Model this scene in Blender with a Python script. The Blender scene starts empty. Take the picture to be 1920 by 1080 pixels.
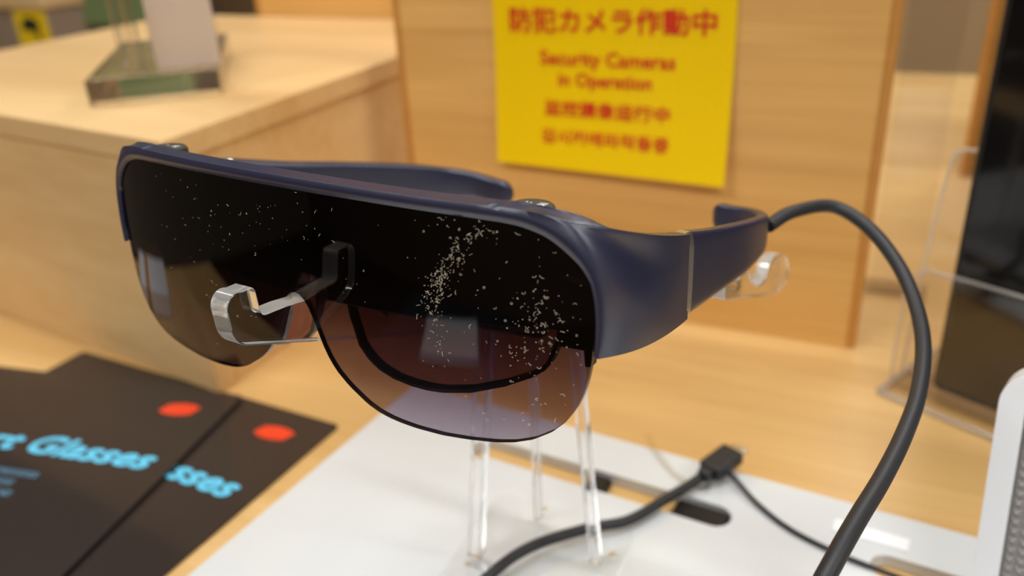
import bpy, bmesh, math, random
from mathutils import Vector, Matrix
from mathutils.geometry import tessellate_polygon

random.seed(7)
scene = bpy.context.scene
C = scene.collection
MM = 0.001

# ------------------------------------------------------------------ camera
cam_d = bpy.data.cameras.new('camera')
cam = bpy.data.objects.new('camera', cam_d)
C.objects.link(cam)
cam.matrix_world = Matrix(((0.90621029, -0.14159536, 0.39841394, 0.0),
                           (0.42004478, 0.40939372, -0.80991306, 0.0),
                           (-0.04842823, 0.90130324, 0.43047319, 0.265),
                           (0, 0, 0, 1)))
cam_d.sensor_width = 36.0
cam_d.lens = 30.0
cam_d.clip_start = 0.005
cam_d.clip_end = 30
cam_d.dof.use_dof = True
cam_d.dof.focus_distance = 0.212
cam_d.dof.aperture_fstop = 8.6
scene.camera = cam

# ------------------------------------------------------------------ world and ceiling lamps
w = bpy.data.worlds.new('world')
scene.world = w
w.use_nodes = True
w.node_tree.nodes['Background'].inputs[0].default_value = (1.0, 0.93, 0.82, 1)
w.node_tree.nodes['Background'].inputs[1].default_value = 0.30
scene.view_settings.view_transform = 'Standard'
scene.view_settings.look = 'None'
scene.view_settings.gamma = 1.0
scene.view_settings.use_curve_mapping = False
scene.view_settings.exposure = 0.0
LIGHTS = [(-1.0, -1.25, 0.9, 0.3, 20), (0.7, -1.35, 0.9, 0.3, 20),  # front pair is added fill for the upright faces
          (-0.05, 0.32, 1.0, 0.14, 12.5), (-1.5, 0.75, 0.9, 0.3, 8),
          (1.9, 0.4, 0.9, 0.3, 13), (0.3, 1.9, 0.9, 0.3, 15)]
for i, (x, y, sx, sy, e) in enumerate(LIGHTS):
    ld = bpy.data.lights.new('ceiling_lamp_light', 'AREA')
    ld.shape = 'RECTANGLE'; ld.size = sx; ld.size_y = sy
    ld.energy = e; ld.color = (0.965, 0.985, 1.0)
    lo = bpy.data.objects.new('ceiling_lamp_light', ld)
    lo.location = (x, y, 1.66)
    C.objects.link(lo)

# ------------------------------------------------------------------ helpers
def s2l(r, g, b):
    f = lambda c: (c / 255 / 12.92) if c / 255 <= 0.04045 else ((c / 255 + 0.055) / 1.055) ** 2.4
    return (f(r), f(g), f(b), 1)

def tag(o, label=None, cat=None, group=None, kind=None):
    if label: o['label'] = label
    if cat: o['category'] = cat
    if group: o['group'] = group
    if kind: o['kind'] = kind
    return o

def empty(name, loc=(0, 0, 0)):
    o = bpy.data.objects.new(name, None)
    o.empty_display_size = 0.02
    C.objects.link(o); o.location = loc
    return o

def mesh_obj(name, verts, faces, mat, parent=None, smooth=False, recalc=True):
    me = bpy.data.meshes.new(name)
    me.from_pydata([tuple(v) for v in verts], [], faces)
    if recalc:
        bm = bmesh.new(); bm.from_mesh(me)
        bmesh.ops.recalc_face_normals(bm, faces=bm.faces)
        bm.to_mesh(me); bm.free()
    if smooth:
        for p in me.polygons: p.use_smooth = True
    o = bpy.data.objects.new(name, me)
    C.objects.link(o)
    if mat: me.materials.append(mat)
    if parent: o.parent = parent
    return o

def bevel(o, w, seg=3, ang=35):
    m = o.modifiers.new('bevel', 'BEVEL'); m.width = w; m.segments = seg
    m.limit_method = 'ANGLE'; m.angle_limit = math.radians(ang)
    for p in o.data.polygons: p.use_smooth = True
    try:
        o.data.set_sharp_from_angle(angle=math.radians(50))
    except Exception:
        pass
    m.harden_normals = False
    return o

def box(name, c, s, mat, parent=None, bev=0.0, rz=0.0):
    """box given by centre c and full size s, turned by rz about the vertical"""
    x, y, z = s[0] / 2, s[1] / 2, s[2] / 2
    cr, sr = math.cos(rz), math.sin(rz)
    v = []
    for dx in (-x, x):
        for dy in (-y, y):
            for dz in (-z, z):
                v.append((c[0] + dx * cr - dy * sr, c[1] + dx * sr + dy * cr, c[2] + dz))
    f = [(0, 1, 3, 2), (4, 6, 7, 5), (0, 4, 5, 1), (2, 3, 7, 6), (0, 2, 6, 4), (1, 5, 7, 3)]
    o = mesh_obj(name, v, f, mat, parent)
    if bev: bevel(o, bev)
    return o

def extrude(name, loops, frame, t0, t1, mat, parent=None, bev=0.0, smooth=False, edge_mat=None):
    """prism of a 2D polygon (first loop outside, other loops holes); frame(u, v, w) -> 3D point"""
    n = sum(len(l) for l in loops)
    flat = [p for l in loops for p in l]
    verts = [frame(u, v, t0) for u, v in flat] + [frame(u, v, t1) for u, v in flat]
    faces = []
    if len(loops) == 1:
        faces += [tuple(range(n)), tuple(range(2 * n - 1, n - 1, -1))]
    else:
        tris = tessellate_polygon([[Vector((u, v, 0)) for u, v in l] for l in loops])
        for t in tris:
            faces.append(tuple(t)); faces.append(tuple(i + n for i in reversed(t)))
    k = 0
    for l in loops:
        m = len(l)
        for i in range(m):
            j = (i + 1) % m
            faces.append((k + i, k + j, k + j + n, k + i + n))
        k += m
    o = mesh_obj(name, verts, faces, mat, parent)
    if edge_mat:
        o.data.materials.append(edge_mat)
        for p in o.data.polygons[2:]: p.material_index = 1
    if bev: bevel(o, bev)
    elif smooth:
        for p in o.data.polygons: p.use_smooth = True
        o.data.set_sharp_from_angle(angle=math.radians(30))
    return o

def catmull(P, n=8):
    P = [Vector(p) for p in P]
    Q = [P[0] * 2 - P[1]] + P + [P[-1] * 2 - P[-2]]
    out = []
    for i in range(1, len(Q) - 2):
        a, b, c, d = Q[i - 1:i + 3]
        for k in range(n):
            t = k / n
            out.append(0.5 * ((2 * b) + (c - a) * t + (2 * a - 5 * b + 4 * c - d) * t * t + (3 * b - a - 3 * c + d) * t ** 3))
    out.append(P[-1])
    return out

def tube(name, P, r, mat, parent=None, seg=12, n=8, rr=None):
    pts = catmull(P, n)
    verts, faces = [], []
    up = Vector((0, 0, 1))
    N = None
    for i, p in enumerate(pts):
        t = (pts[min(i + 1, len(pts) - 1)] - pts[max(i - 1, 0)]).normalized()
        if N is None:
            N = t.cross(up)
            if N.length < 1e-4: N = t.cross(Vector((1, 0, 0)))
        N = (N - t * N.dot(t)).normalized()
        B = t.cross(N)
        q = r if rr is None else rr(i / (len(pts) - 1))
        for k in range(seg):
            a = 2 * math.pi * k / seg
            verts.append(p + (N * math.cos(a) + B * math.sin(a)) * q)
    for i in range(len(pts) - 1):
        for k in range(seg):
            j = (k + 1) % seg
            faces.append((i * seg + k, i * seg + j, (i + 1) * seg + j, (i + 1) * seg + k))
    faces.append(tuple(range(seg)))
    faces.append(tuple(range((len(pts) - 1) * seg, len(pts) * seg))[::-1])
    o = mesh_obj(name, verts, faces, mat, parent, smooth=True)
    o.data.set_sharp_from_angle(angle=math.radians(50))
    return o

def rounded(x0, y0, x1, y1, r, n=6, corners=(1, 1, 1, 1)):
    out = []
    for (cx, cy, a, on) in ((x1 - r, y1 - r, 0, corners[0]), (x0 + r, y1 - r, 90, corners[1]),
                            (x0 + r, y0 + r, 180, corners[2]), (x1 - r, y0 + r, 270, corners[3])):
        if on:
            for k in range(n + 1):
                t = math.radians(a + 90 * k / n)
                out.append((cx + r * math.cos(t), cy + r * math.sin(t)))
        else:
            t = math.radians(a + 45)
            out.append((cx + r * math.copysign(1, math.cos(t)), cy + r * math.copysign(1, math.sin(t))))
    return out

def text_obj(name, body, size, mat, parent, frame, width=None, align='CENTER', offset=0.0, shear=0.0, spacing=1.0, bold=0.0):
    """flat lettering as one mesh; frame(u, v) -> 3D point of the surface it is printed on"""
    cu = bpy.data.curves.new(name, 'FONT')
    cu.body = body; cu.size = size; cu.align_x = align; cu.align_y = 'CENTER'
    cu.offset = offset; cu.shear = shear; cu.space_character = spacing
    cu.resolution_u = 3
    tmp = bpy.data.objects.new(name, cu)
    C.objects.link(tmp)
    dg = bpy.context.evaluated_depsgraph_get()
    me = bpy.data.meshes.new_from_object(tmp.evaluated_get(dg))
    bpy.data.objects.remove(tmp); bpy.data.curves.remove(cu)
    xs = [v.co.x for v in me.vertices]; ys = [v.co.y for v in me.vertices]
    if width and xs:
        k = width / (max(xs) - min(xs))
        x0 = (max(xs) + min(xs)) / 2 if align == 'CENTER' else (max(xs) if align == 'RIGHT' else min(xs))
    else:
        k, x0 = 1.0, 0.0
    yc = (max(ys) + min(ys)) / 2 if ys else 0
    raw2 = [((v.co.x - x0) * k, v.co.y - yc) for v in me.vertices]
    for v, (x_, y_) in zip(me.vertices, raw2):
        v.co = frame(x_, y_)
    if bold:
        # fatten the strokes: a few copies of the glyphs shifted by a hair
        ps = [tuple(p.vertices) for p in me.polygons]
        raw = [v.co.copy() for v in me.vertices]
        vv, ff_ = [], []
        for k in range(8):
            a = math.pi / 4 * k
            for (x_, y_) in raw2:
                vv.append(frame(x_ + bold * math.cos(a), y_ + bold * math.sin(a), k * 1.2e-5))
            ff_ += [tuple(i + k * len(raw) for i in p) for p in ps]
        me2 = bpy.data.meshes.new(name); me2.from_pydata([tuple(v) for v in vv], [], ff_)
        bpy.data.meshes.remove(me); me = me2
    me.materials.clear(); me.materials.append(mat)
    o = bpy.data.objects.new(name, me)
    C.objects.link(o); o.parent = parent
    return o

# ------------------------------------------------------------------ materials
def mat_new(name):
    m = bpy.data.materials.new(name); m.use_nodes = True
    return m, m.node_tree.nodes, m.node_tree.links

def plain(name, col, rough=0.5, metal=0.0, spec=0.5, noise=0.0, nscale=300, coat=0.0, bump=0.0):
    m, N, L = mat_new(name)
    b = N['Principled BSDF']
    b.inputs['Base Color'].default_value = col
    b.inputs['Roughness'].default_value = rough
    b.inputs['Metallic'].default_value = metal
    b.inputs['Specular IOR Level'].default_value = spec
    b.inputs['Coat Weight'].default_value = coat
    if noise or bump:
        tc = N.new('ShaderNodeTexCoord'); tx = N.new('ShaderNodeTexNoise')
        tx.inputs['Scale'].default_value = nscale; tx.inputs['Detail'].default_value = 4
        L.new(tc.outputs['Object'], tx.inputs['Vector'])
        if noise:
            mr = N.new('ShaderNodeMapRange')
            mr.inputs['To Min'].default_value = 1 - noise; mr.inputs['To Max'].default_value = 1 + noise
            L.new(tx.outputs['Fac'], mr.inputs['Value'])
            mx = N.new('ShaderNodeVectorMath'); mx.operation = 'SCALE'
            mx.inputs[0].default_value = col[:3]
            L.new(mr.outputs['Result'], mx.inputs['Scale'])
            L.new(mx.outputs['Vector'], b.inputs['Base Color'])
        if bump:
            bp = N.new('ShaderNodeBump'); bp.inputs['Strength'].default_value = bump
            bp.inputs['Distance'].default_value = 0.0005
            L.new(tx.outputs['Fac'], bp.inputs['Height']); L.new(bp.outputs['Normal'], b.inputs['Normal'])
    return m

def wood(name, dark, light, stretch=(1.6, 22, 22), rough=0.42, bands=0.5):
    m, N, L = mat_new(name)
    b = N['Principled BSDF']
    tc = N.new('ShaderNodeTexCoord')
    mp = N.new('ShaderNodeMapping'); mp.inputs['Scale'].default_value = stretch
    L.new(tc.outputs['Object'], mp.inputs['Vector'])
    n1 = N.new('ShaderNodeTexNoise'); n1.inputs['Scale'].default_value = 1.6
    n1.inputs['Detail'].default_value = 6; n1.inputs['Distortion'].default_value = 0.6
    L.new(mp.outputs['Vector'], n1.inputs['Vector'])
    mp2 = N.new('ShaderNodeMapping'); mp2.inputs['Scale'].default_value = (stretch[0] * 5, stretch[1] * 14, stretch[2] * 14)
    L.new(tc.outputs['Object'], mp2.inputs['Vector'])
    n2 = N.new('ShaderNodeTexNoise'); n2.inputs['Scale'].default_value = 1.0; n2.inputs['Detail'].default_value = 3
    L.new(mp2.outputs['Vector'], n2.inputs['Vector'])
    mi = N.new('ShaderNodeMix'); mi.data_type = 'FLOAT'; mi.inputs['Factor'].default_value = 0.35
    L.new(n1.outputs['Fac'], mi.inputs['A']); L.new(n2.outputs['Fac'], mi.inputs['B'])
    cr = N.new('ShaderNodeValToRGB')
    cr.color_ramp.elements[0].position = 0.5 - bands * 0.3; cr.color_ramp.elements[0].color = dark
    cr.color_ramp.elements[1].position = 0.5 + bands * 0.3; cr.color_ramp.elements[1].color = light
    L.new(mi.outputs['Result'], cr.inputs['Fac'])
    L.new(cr.outputs['Color'], b.inputs['Base Color'])
    b.inputs['Roughness'].default_value = rough
    bp = N.new('ShaderNodeBump'); bp.inputs['Strength'].default_value = 0.12; bp.inputs['Distance'].default_value = 0.0006
    L.new(n2.outputs['Fac'], bp.inputs['Height']); L.new(bp.outputs['Normal'], b.inputs['Normal'])
    return m

def schlick(N, L, f0=0.04):
    lw = N.new('ShaderNodeLayerWeight'); lw.inputs['Blend'].default_value = 0.5
    p = N.new('ShaderNodeMath'); p.operation = 'POWER'; p.inputs[1].default_value = 5
    L.new(lw.outputs['Facing'], p.inputs[0])
    a = N.new('ShaderNodeMath'); a.operation = 'MULTIPLY_ADD'
    a.inputs[1].default_value = 1 - f0; a.inputs[2].default_value = f0
    L.new(p.outputs[0], a.inputs[0])
    return a.outputs[0]

def clear_sheet(name, tint=(0.97, 0.97, 0.97, 1), f0=0.04, rough=0.02):
    m, N, L = mat_new(name)
    N.remove(N['Principled BSDF'])
    t = N.new('ShaderNodeBsdfTransparent'); t.inputs['Color'].default_value = tint
    g = N.new('ShaderNodeBsdfGlossy'); g.inputs['Roughness'].default_value = rough
    x = N.new('ShaderNodeMixShader')
    L.new(schlick(N, L, f0), x.inputs['Fac'])
    L.new(t.outputs[0], x.inputs[1]); L.new(g.outputs[0], x.inputs[2])
    L.new(x.outputs[0], N['Material Output'].inputs['Surface'])
    return m

def acrylic(name, col=(1, 1, 1, 1), rough=0.0):
    m, N, L = mat_new(name)
    N.remove(N['Principled BSDF'])
    g = N.new('ShaderNodeBsdfGlass'); g.inputs['IOR'].default_value = 1.49
    g.inputs['Color'].default_value = col; g.inputs['Roughness'].default_value = rough
    L.new(g.outputs[0], N['Material Output'].inputs['Surface'])
    return m

def visor_mat():
    m, N, L = mat_new('smoked_visor')
    N.remove(N['Principled BSDF'])
    tc = N.new('ShaderNodeTexCoord'); sp = N.new('ShaderNodeSeparateXYZ')
    L.new(tc.outputs['Object'], sp.inputs[0])
    mr = N.new('ShaderNodeMapRange')
    mr.inputs['From Min'].default_value = -0.030; mr.inputs['From Max'].default_value = 0.030
    L.new(sp.outputs['Z'], mr.inputs['Value'])
    cr = N.new('ShaderNodeValToRGB'); e = cr.color_ramp.elements
    e[0].position = 0.0; e[0].color = (0.66, 0.63, 0.69, 1)
    e[1].position = 1.0; e[1].color = (0.09, 0.08, 0.10, 1)
    for p, c in ((0.18, (0.50, 0.44, 0.50, 1)), (0.40, (0.34, 0.27, 0.33, 1)), (0.62, (0.17, 0.14, 0.17, 1))):
        k = e.new(p); k.color = c
    L.new(mr.outputs['Result'], cr.inputs['Fac'])
    # the dimmed half of the visor (at negative x) is tinted more strongly
    mx = N.new('ShaderNodeMapRange'); mx.inputs['From Min'].default_value = -0.004; mx.inputs['From Max'].default_value = 0.002
    mx.inputs['To Min'].default_value = 0.42; mx.inputs['To Max'].default_value = 1.0
    L.new(sp.outputs['X'], mx.inputs['Value'])
    mx.inputs['To Min'].default_value = 0.0
    sc_ = N.new('ShaderNodeMix'); sc_.data_type = 'VECTOR'
    dk = N.new('ShaderNodeVectorMath'); dk.operation = 'MULTIPLY'; dk.inputs[1].default_value = (0.42, 0.37, 0.46)
    L.new(cr.outputs['Color'], dk.inputs[0])
    L.new(mx.outputs['Result'], sc_.inputs['Factor'])
    L.new(dk.outputs['Vector'], sc_.inputs[4]); L.new(cr.outputs['Color'], sc_.inputs[5])
    t = N.new('ShaderNodeBsdfTransparent'); L.new(sc_.outputs[1], t.inputs['Color'])
    g = N.new('ShaderNodeBsdfGlossy'); g.inputs['Roughness'].default_value = 0.015
    x = N.new('ShaderNodeMixShader')
    L.new(schlick(N, L, 0.045), x.inputs['Fac'])
    L.new(t.outputs[0], x.inputs[1]); L.new(g.outputs[0], x.inputs[2])
    L.new(x.outputs[0], N['Material Output'].inputs['Surface'])
    return m

M = {}
M['table'] = wood('pale_oak_table', s2l(196, 152, 90), s2l(228, 190, 126), (1.4, 16, 16), 0.38, 0.8)
M['riser'] = wood('pale_oak_riser', s2l(208, 166, 108), s2l(232, 196, 140), (1.4, 12, 12), 0.45, 0.7)
M['panel'] = wood('oak_panel', s2l(200, 150, 78), s2l(240, 190, 112), (1.2, 15, 15), 0.5, 0.7)
M['edge'] = wood('oak_edge_band', s2l(186, 126, 52), s2l(206, 146, 70), (1.2, 15, 15), 0.5, 0.7)
M['shaded_oak'] = wood('shaded_oak', s2l(132, 98, 44), s2l(158, 120, 62), (1.2, 15, 15), 0.5, 0.7)  # oak darkened in colour for the shade on the far panel
M['wall_b'] = plain('tan_wall', s2l(198, 164, 118), 0.8, noise=0.04, nscale=3)
M['floor'] = wood('dark_floor', s2l(70, 50, 34), s2l(92, 68, 48), (1.0, 6, 6), 0.4, 0.8)
M['wall'] = plain('beige_wall', s2l(220, 210, 194), 0.8, noise=0.04, nscale=3)
M['wall_l'] = plain('brown_grey_wall', s2l(150, 134, 116), 0.8, noise=0.04, nscale=3)
M['wall_dark'] = plain('dark_brown_wall', s2l(120, 98, 80), 0.8, noise=0.05, nscale=3)
M['ceil'] = plain('ceiling_paint', s2l(225, 220, 210), 0.9, noise=0.03, nscale=4)
M['green'] = plain('green_partition', s2l(150, 172, 112), 0.7, noise=0.05, nscale=5)
M['greybox'] = plain('taupe_box', s2l(150, 128, 104), 0.7, noise=0.04, nscale=8)
M['yellow'] = plain('yellow_film', s2l(247, 206, 6), 0.22, noise=0.02, nscale=20)
M['red'] = plain('red_print', s2l(214, 52, 16), 0.4, noise=0.02)
M['black_print'] = plain('black_print', s2l(30, 32, 24), 0.5, noise=0.05)
M['white_board'] = plain('white_laminate', s2l(216, 219, 219), 0.10, noise=0.012, nscale=9)
M['white_plastic'] = plain('white_plastic', s2l(238, 239, 241), 0.3, noise=0.01, nscale=30)
M['grille'] = plain('grey_grille', s2l(150, 146, 143), 0.45, noise=0.03, nscale=120)
M['card_black'] = plain('black_glossy_card', s2l(52, 45, 42), 0.12, noise=0.05, nscale=30)
M['cyan'] = plain('cyan_print', s2l(96, 200, 236), 0.3, noise=0.03)
M['cyan_dim'] = plain('small_blue_print', s2l(86, 140, 172), 0.4, noise=0.1, nscale=500)
M['logo_red'] = plain('orange_red_print', s2l(250, 74, 40), 0.3, noise=0.03)
M['paper'] = plain('cream_card', s2l(240, 224, 204), 0.6, noise=0.03, nscale=20)
M['frame'] = plain('navy_black_satin_shell', s2l(30, 35, 62), 0.33, metal=0.0, spec=0.5, noise=0.05, nscale=5000, bump=0.10)
M['frame'].node_tree.nodes['Principled BSDF'].inputs['IOR'].default_value = 1.8
M['black'] = plain('black_plastic', s2l(16, 16, 19), 0.45, noise=0.08, nscale=900)
M['dial'] = plain('dark_dial_plastic', s2l(58, 56, 52), 0.45, noise=0.05, nscale=800)
M['mark'] = plain('white_mark', s2l(238, 236, 230), 0.5, noise=0.02)
M['silver'] = plain('silver_trim', s2l(226, 222, 214), 0.34, metal=1.0, noise=0.05, nscale=900)
M['rubber'] = plain('black_cable_rubber', s2l(38, 38, 40), 0.5, noise=0.05, nscale=700)
M['blackdev'] = plain('black_screen_glass', s2l(16, 15, 16), 0.07, noise=0.05, nscale=10)
M['lint'] = plain('pale_lint', s2l(226, 214, 190), 0.8, noise=0.1, nscale=900)
M['visor'] = visor_mat()
M['rim'] = plain('visor_rim', s2l(40, 34, 42), 0.25, noise=0.05, nscale=900)
M['display'] = clear_sheet('display_glass', (0.62, 0.50, 0.58, 1), 0.11)
M['clear'] = clear_sheet('clear_acrylic_sheet', (0.965, 0.955, 0.95, 1), 0.045, 0.03)
M['clear_base'] = clear_sheet('clear_acrylic_base', (0.992, 0.992, 0.992, 1), 0.03, 0.05)
M['clear_edge'] = acrylic('clear_acrylic_edge', (1, 0.99, 0.98, 1), 0.05)
M['acrylic'] = acrylic('clear_acrylic', (0.99, 0.99, 0.99, 1))
def edge_acrylic():
    """clear acrylic whose saw-cut surface scatters a little light"""
    m, N, L = mat_new('saw_cut_clear_acrylic')
    N.remove(N['Principled BSDF'])
    g = N.new('ShaderNodeBsdfGlass'); g.inputs['IOR'].default_value = 1.49; g.inputs['Roughness'].default_value = 0.03
    d = N.new('ShaderNodeBsdfTranslucent'); d.inputs['Color'].default_value = (0.95, 0.94, 0.90, 1)
    e = N.new('ShaderNodeBsdfDiffuse'); e.inputs['Color'].default_value = (0.95, 0.94, 0.90, 1)
    a = N.new('ShaderNodeMixShader'); b = N.new('ShaderNodeMixShader')
    L.new(d.outputs[0], a.inputs[1]); L.new(e.outputs[0], a.inputs[2])
    b.inputs['Fac'].default_value = 0.30
    L.new(g.outputs[0], b.inputs[1]); L.new(a.outputs[0], b.inputs[2])
    L.new(b.outputs[0], N['Material Output'].inputs['Surface'])
    return m
M['acrylic_edge'] = edge_acrylic()
M['lamp'] = plain('lamp_frame', s2l(225, 225, 222), 0.5, noise=0.01)
m_, N_, L_ = mat_new('lamp_diffuser')
N_.remove(N_['Principled BSDF'])
em = N_.new('ShaderNodeEmission'); em.inputs[0].default_value = (1, 0.95, 0.88, 1); em.inputs[1].default_value = 6
L_.new(em.outputs[0], N_['Material Output'].inputs['Surface'])
M['lamp_on'] = m_

# ------------------------------------------------------------------ the room
def struct(o):
    o['kind'] = 'structure'; return o
struct(box('floor', (0, 0.4, -0.80), (6.6, 6.2, 0.04), M['floor']))
struct(box('ceiling', (0, 0.4, 1.72), (6.6, 6.2, 0.04), M['ceil']))
struct(box('wall_back', (0, 3.52, 0.46), (6.6, 0.04, 2.48), M['wall_b']))
struct(box('wall_front', (0, -2.72, 0.46), (6.6, 0.04, 2.48), M['wall_dark']))
struct(box('wall_left', (-3.32, 0.4, 0.46), (0.04, 6.2, 2.48), M['wall_l']))
struct(box('wall_right', (3.32, 0.4, 0.46), (0.04, 6.2, 2.48), M['wall']))
lamp_where = ['added in front on the left as fill', 'added in front on the right as fill', 'right above the glasses', 'far left of the table', 'far right of the table', 'behind the oak panels']
for i, (x, y, sx, sy, e) in enumerate(LIGHTS):
    r = tag(empty('ceiling_lamp', (x, y, 1.70)), 'flat white ceiling lamp panel ' + lamp_where[i], 'lamp', 'ceiling lamps')
    box('lamp_frame', (0, 0, -0.012), (sx + 0.06, sy + 0.06, 0.024), M['lamp'], r, 0.003)
    box('diffuser', (0, 0, -0.026), (sx, sy, 0.006), M['lamp_on'], r)

# ------------------------------------------------------------------ table
t = tag(empty('display_table', (0.03, 0.6, -0.78)), 'long pale oak display table that everything stands on', 'table')
box('table_top', (0, 0, 0.765), (1.54, 1.40, 0.03), M['table'], t, 0.002)
box('table_body', (0, 0, 0.375), (1.44, 1.30, 0.75), M['panel'], t, 0.002)

# ------------------------------------------------------------------ oak riser box at the left
t = tag(empty('riser_box', (-0.53, 0.5, 0)), 'low pale oak riser box behind the black leaflets', 'riser')
def fr(u, v, wz): return (u + 0.53, v - 0.5, wz)
top = [(-0.3450, 0.3065), (-0.3450, 0.700), (-0.722, 0.700), (-0.722, 0.3560)]
extrude('top_board', [top], fr, 0.1404, 0.1544, M['riser'], t, 0.0012)
dx = 0.002
front = [(-0.347, 0.3090), (-0.365, 0.3112), (-0.720, 0.3578), (-0.720, 0.372), (-0.347, 0.324)]
extrude('front_panel', [[(-0.3475, 0.3090), (-0.720, 0.3580), (-0.720, 0.374), (-0.3475, 0.325)]], fr, 0.0, 0.1403, M['riser'], t, 0.0008)
extrude('side_panel', [[(-0.3475, 0.3252), (-0.3475, 0.698), (-0.3635, 0.698), (-0.3635, 0.3275)]], fr, 0.0, 0.1403, M['riser'], t, 0.0008)
extrude('side_panel', [[(-0.704, 0.3722), (-0.704, 0.698), (-0.720, 0.698), (-0.720, 0.3743)]], fr, 0.0, 0.1403, M['riser'], t, 0.0008)

# oak boards standing at the back
def board(name, x0, x1, y0, y1, z1, label, z0=0.0, edge=0.005, mat='panel'):
    r = tag(empty(name, ((x0 + x1) / 2, (y0 + y1) / 2, z0)), label, 'panel')
    W, D, H = x1 - x0, y1 - y0, z1 - z0
    box('panel_core', (0, 0, H / 2), (W - 2 * edge, D, H), M[mat], r, 0.0006)
    box('edge_band', (-W / 2 + edge / 2, 0, H / 2), (edge, D, H), M['edge'], r, 0.0008)
    box('edge_band', (W / 2 - edge / 2, 0, H / 2), (edge, D, H), M['edge'], r, 0.0008)
    return r
board('oak_panel', -0.3160, -0.0127, 0.4886, 0.5066, 0.46, 'upright oak panel carrying the large yellow notice')
board('oak_panel', -0.615, -0.335, 0.702, 0.720, 0.46, 'upright oak panel at the far end of the riser box')
board('oak_panel', 0.046, 0.46, 0.846, 0.864, 0.46, 'upright oak panel far behind the black tablet, shade put in its colour', mat='shaded_oak')

# ------------------------------------------------------------------ yellow notice
t = tag(empty('security_notice', (-0.1685, 0.4875, 0.205)), 'yellow notice with red lettering hanging on the oak panel', 'sign')
def notice(u, v, lift=0.0):
    k = max(0.0, -v - 0.01) / 0.095
    return Vector((u, -0.0006 - 0.0075 * k * k * (0.75 + 0.5 * (u + 0.074) / 0.148) - lift, v - 0.002 * k * k * (u + 0.074) / 0.148))
NX, NY = 10, 30
vs, fs = [], []
for s in (0, 1):
    for j in range(NY + 1):
        for i in range(NX + 1):
            p = notice(-0.074 + 0.148 * i / NX, -0.105 + 0.21 * j / NY)
            vs.append(p + Vector((0, 0.0003 * s, 0)))
n1 = (NX + 1) * (NY + 1)
for j in range(NY):
    for i in range(NX):
        a = j * (NX + 1) + i
        fs.append((a, a + 1, a + NX + 2, a + NX + 1)); fs.append((a + n1, a + NX + 1 + n1, a + NX + 2 + n1, a + 1 + n1))
for i in range(NX):
    for j in (0, NY):
        a = j * (NX + 1) + i; fs.append((a, a + 1, a + 1 + n1, a + n1))
for j in range(NY):
    for i in (0, NX):
        a = j * (NX + 1) + i; fs.append((a, a + NX + 1, a + NX + 1 + n1, a + n1))
mesh_obj('sheet', vs, fs, M['yellow'], t, smooth=False)
def line(body, x0, x1, z, size, off):
    xc = (x0 + x1) / 2 + 0.1685
    text_obj('lettering', body, size, M['red'], t, lambda u, v, k=0.0: notice(u + xc, v + z - 0.205, 0.00025 + k), width=x1 - x0, bold=off)
line('防犯カメラ作動中', -0.231, -0.1055, 0.1888, 0.0152, 0.00045)
line('Security Cameras', -0.2113, -0.1277, 0.1658, 0.0115, 0.0003)
line('in Operation', -0.1995, -0.1413, 0.1535, 0.0108, 0.0003)
line('监控摄像运行中', -0.2088, -0.1295, 0.1372, 0.0098, 0.00028)
line('감시카메라작동중', -0.2104, -0.1290, 0.1200, 0.0094, 0.00028)

# ------------------------------------------------------------------ white board with slots
YAW = math.radians(-4.4)
bo = (-0.2385, 0.3525, 0.0)          # its far left corner
cy, sy_ = math.cos(YAW), math.sin(YAW)
def bw(u, v, wz=0.0): return (bo[0] + u * cy - v * sy_, bo[1] + u * sy_ + v * cy, wz)
def binv(x, y):
    dx_, dy_ = x - bo[0], y - bo[1]
    return (dx_ * cy + dy_ * sy_, -dx_ * sy_ + dy_ * cy)
t = tag(empty('white_display_board', (bo[0], bo[1], 0)), 'thin white display board with two long cable slots under the glasses stand', 'board')
t.rotation_euler.z = YAW
def slot(u0, u1, v, r, n=8):
    out = []
    for k in range(n + 1):
        a = math.radians(-90 + 180 * k / n); out.append((u1 - r + r * math.cos(a), v + r * math.sin(a)))
    for k in range(n + 1):
        a = math.radians(90 + 180 * k / n); out.append((u0 + r + r * math.cos(a), v + r * math.sin(a)))
    return out[::-1]
sl1 = binv(-0.1805, 0.3135); sl2 = binv(-0.0478, 0.3035)
s3 = binv(0.0095, 0.2980)
slot_v = (sl1[1] + sl2[1]) / 2
extrude('board', [rounded(0.0, -0.36, 0.66, 0.0, 0.003), slot(sl1[0], sl2[0], slot_v, 0.0072), slot(s3[0], s3[0] + 0.125, slot_v, 0.0072)],
        lambda u, v, wz: (u, v, wz), 0.0005, 0.006, M['white_board'], t)
BT = 0.006
# black pads lying in the long slot
for (px, py, ln, lab) in ((-0.0620, 0.3045, 0.024, 'black foam pad at the right end of the long slot'),
                          (-0.1120, 0.3100, 0.011, 'small black foam pad in the middle of the long slot')):
    q = binv(px, py)
    r = tag(empty('foam_pad', bw(q[0], slot_v, 0)), lab, 'pad', 'foam pads in the slot')
    r.rotation_euler.z = YAW
    box('pad_body', (0, 0, 0.0021), (ln, 0.0118, 0.0042), M['black'], r, 0.001)
    box('pad_skin', (0, 0, 0.0045), (ln - 0.002, 0.0100, 0.0006), M['black'], r)
# thin white strip lying on the board
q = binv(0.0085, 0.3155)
tp = box('white_strip', bw(q[0], q[1], BT + 0.0003), (0.030, 0.008, 0.0004), M['white_plastic'], None, 0, YAW)
tag(tp, 'short thin white strip on the white board', 'tape')

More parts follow.
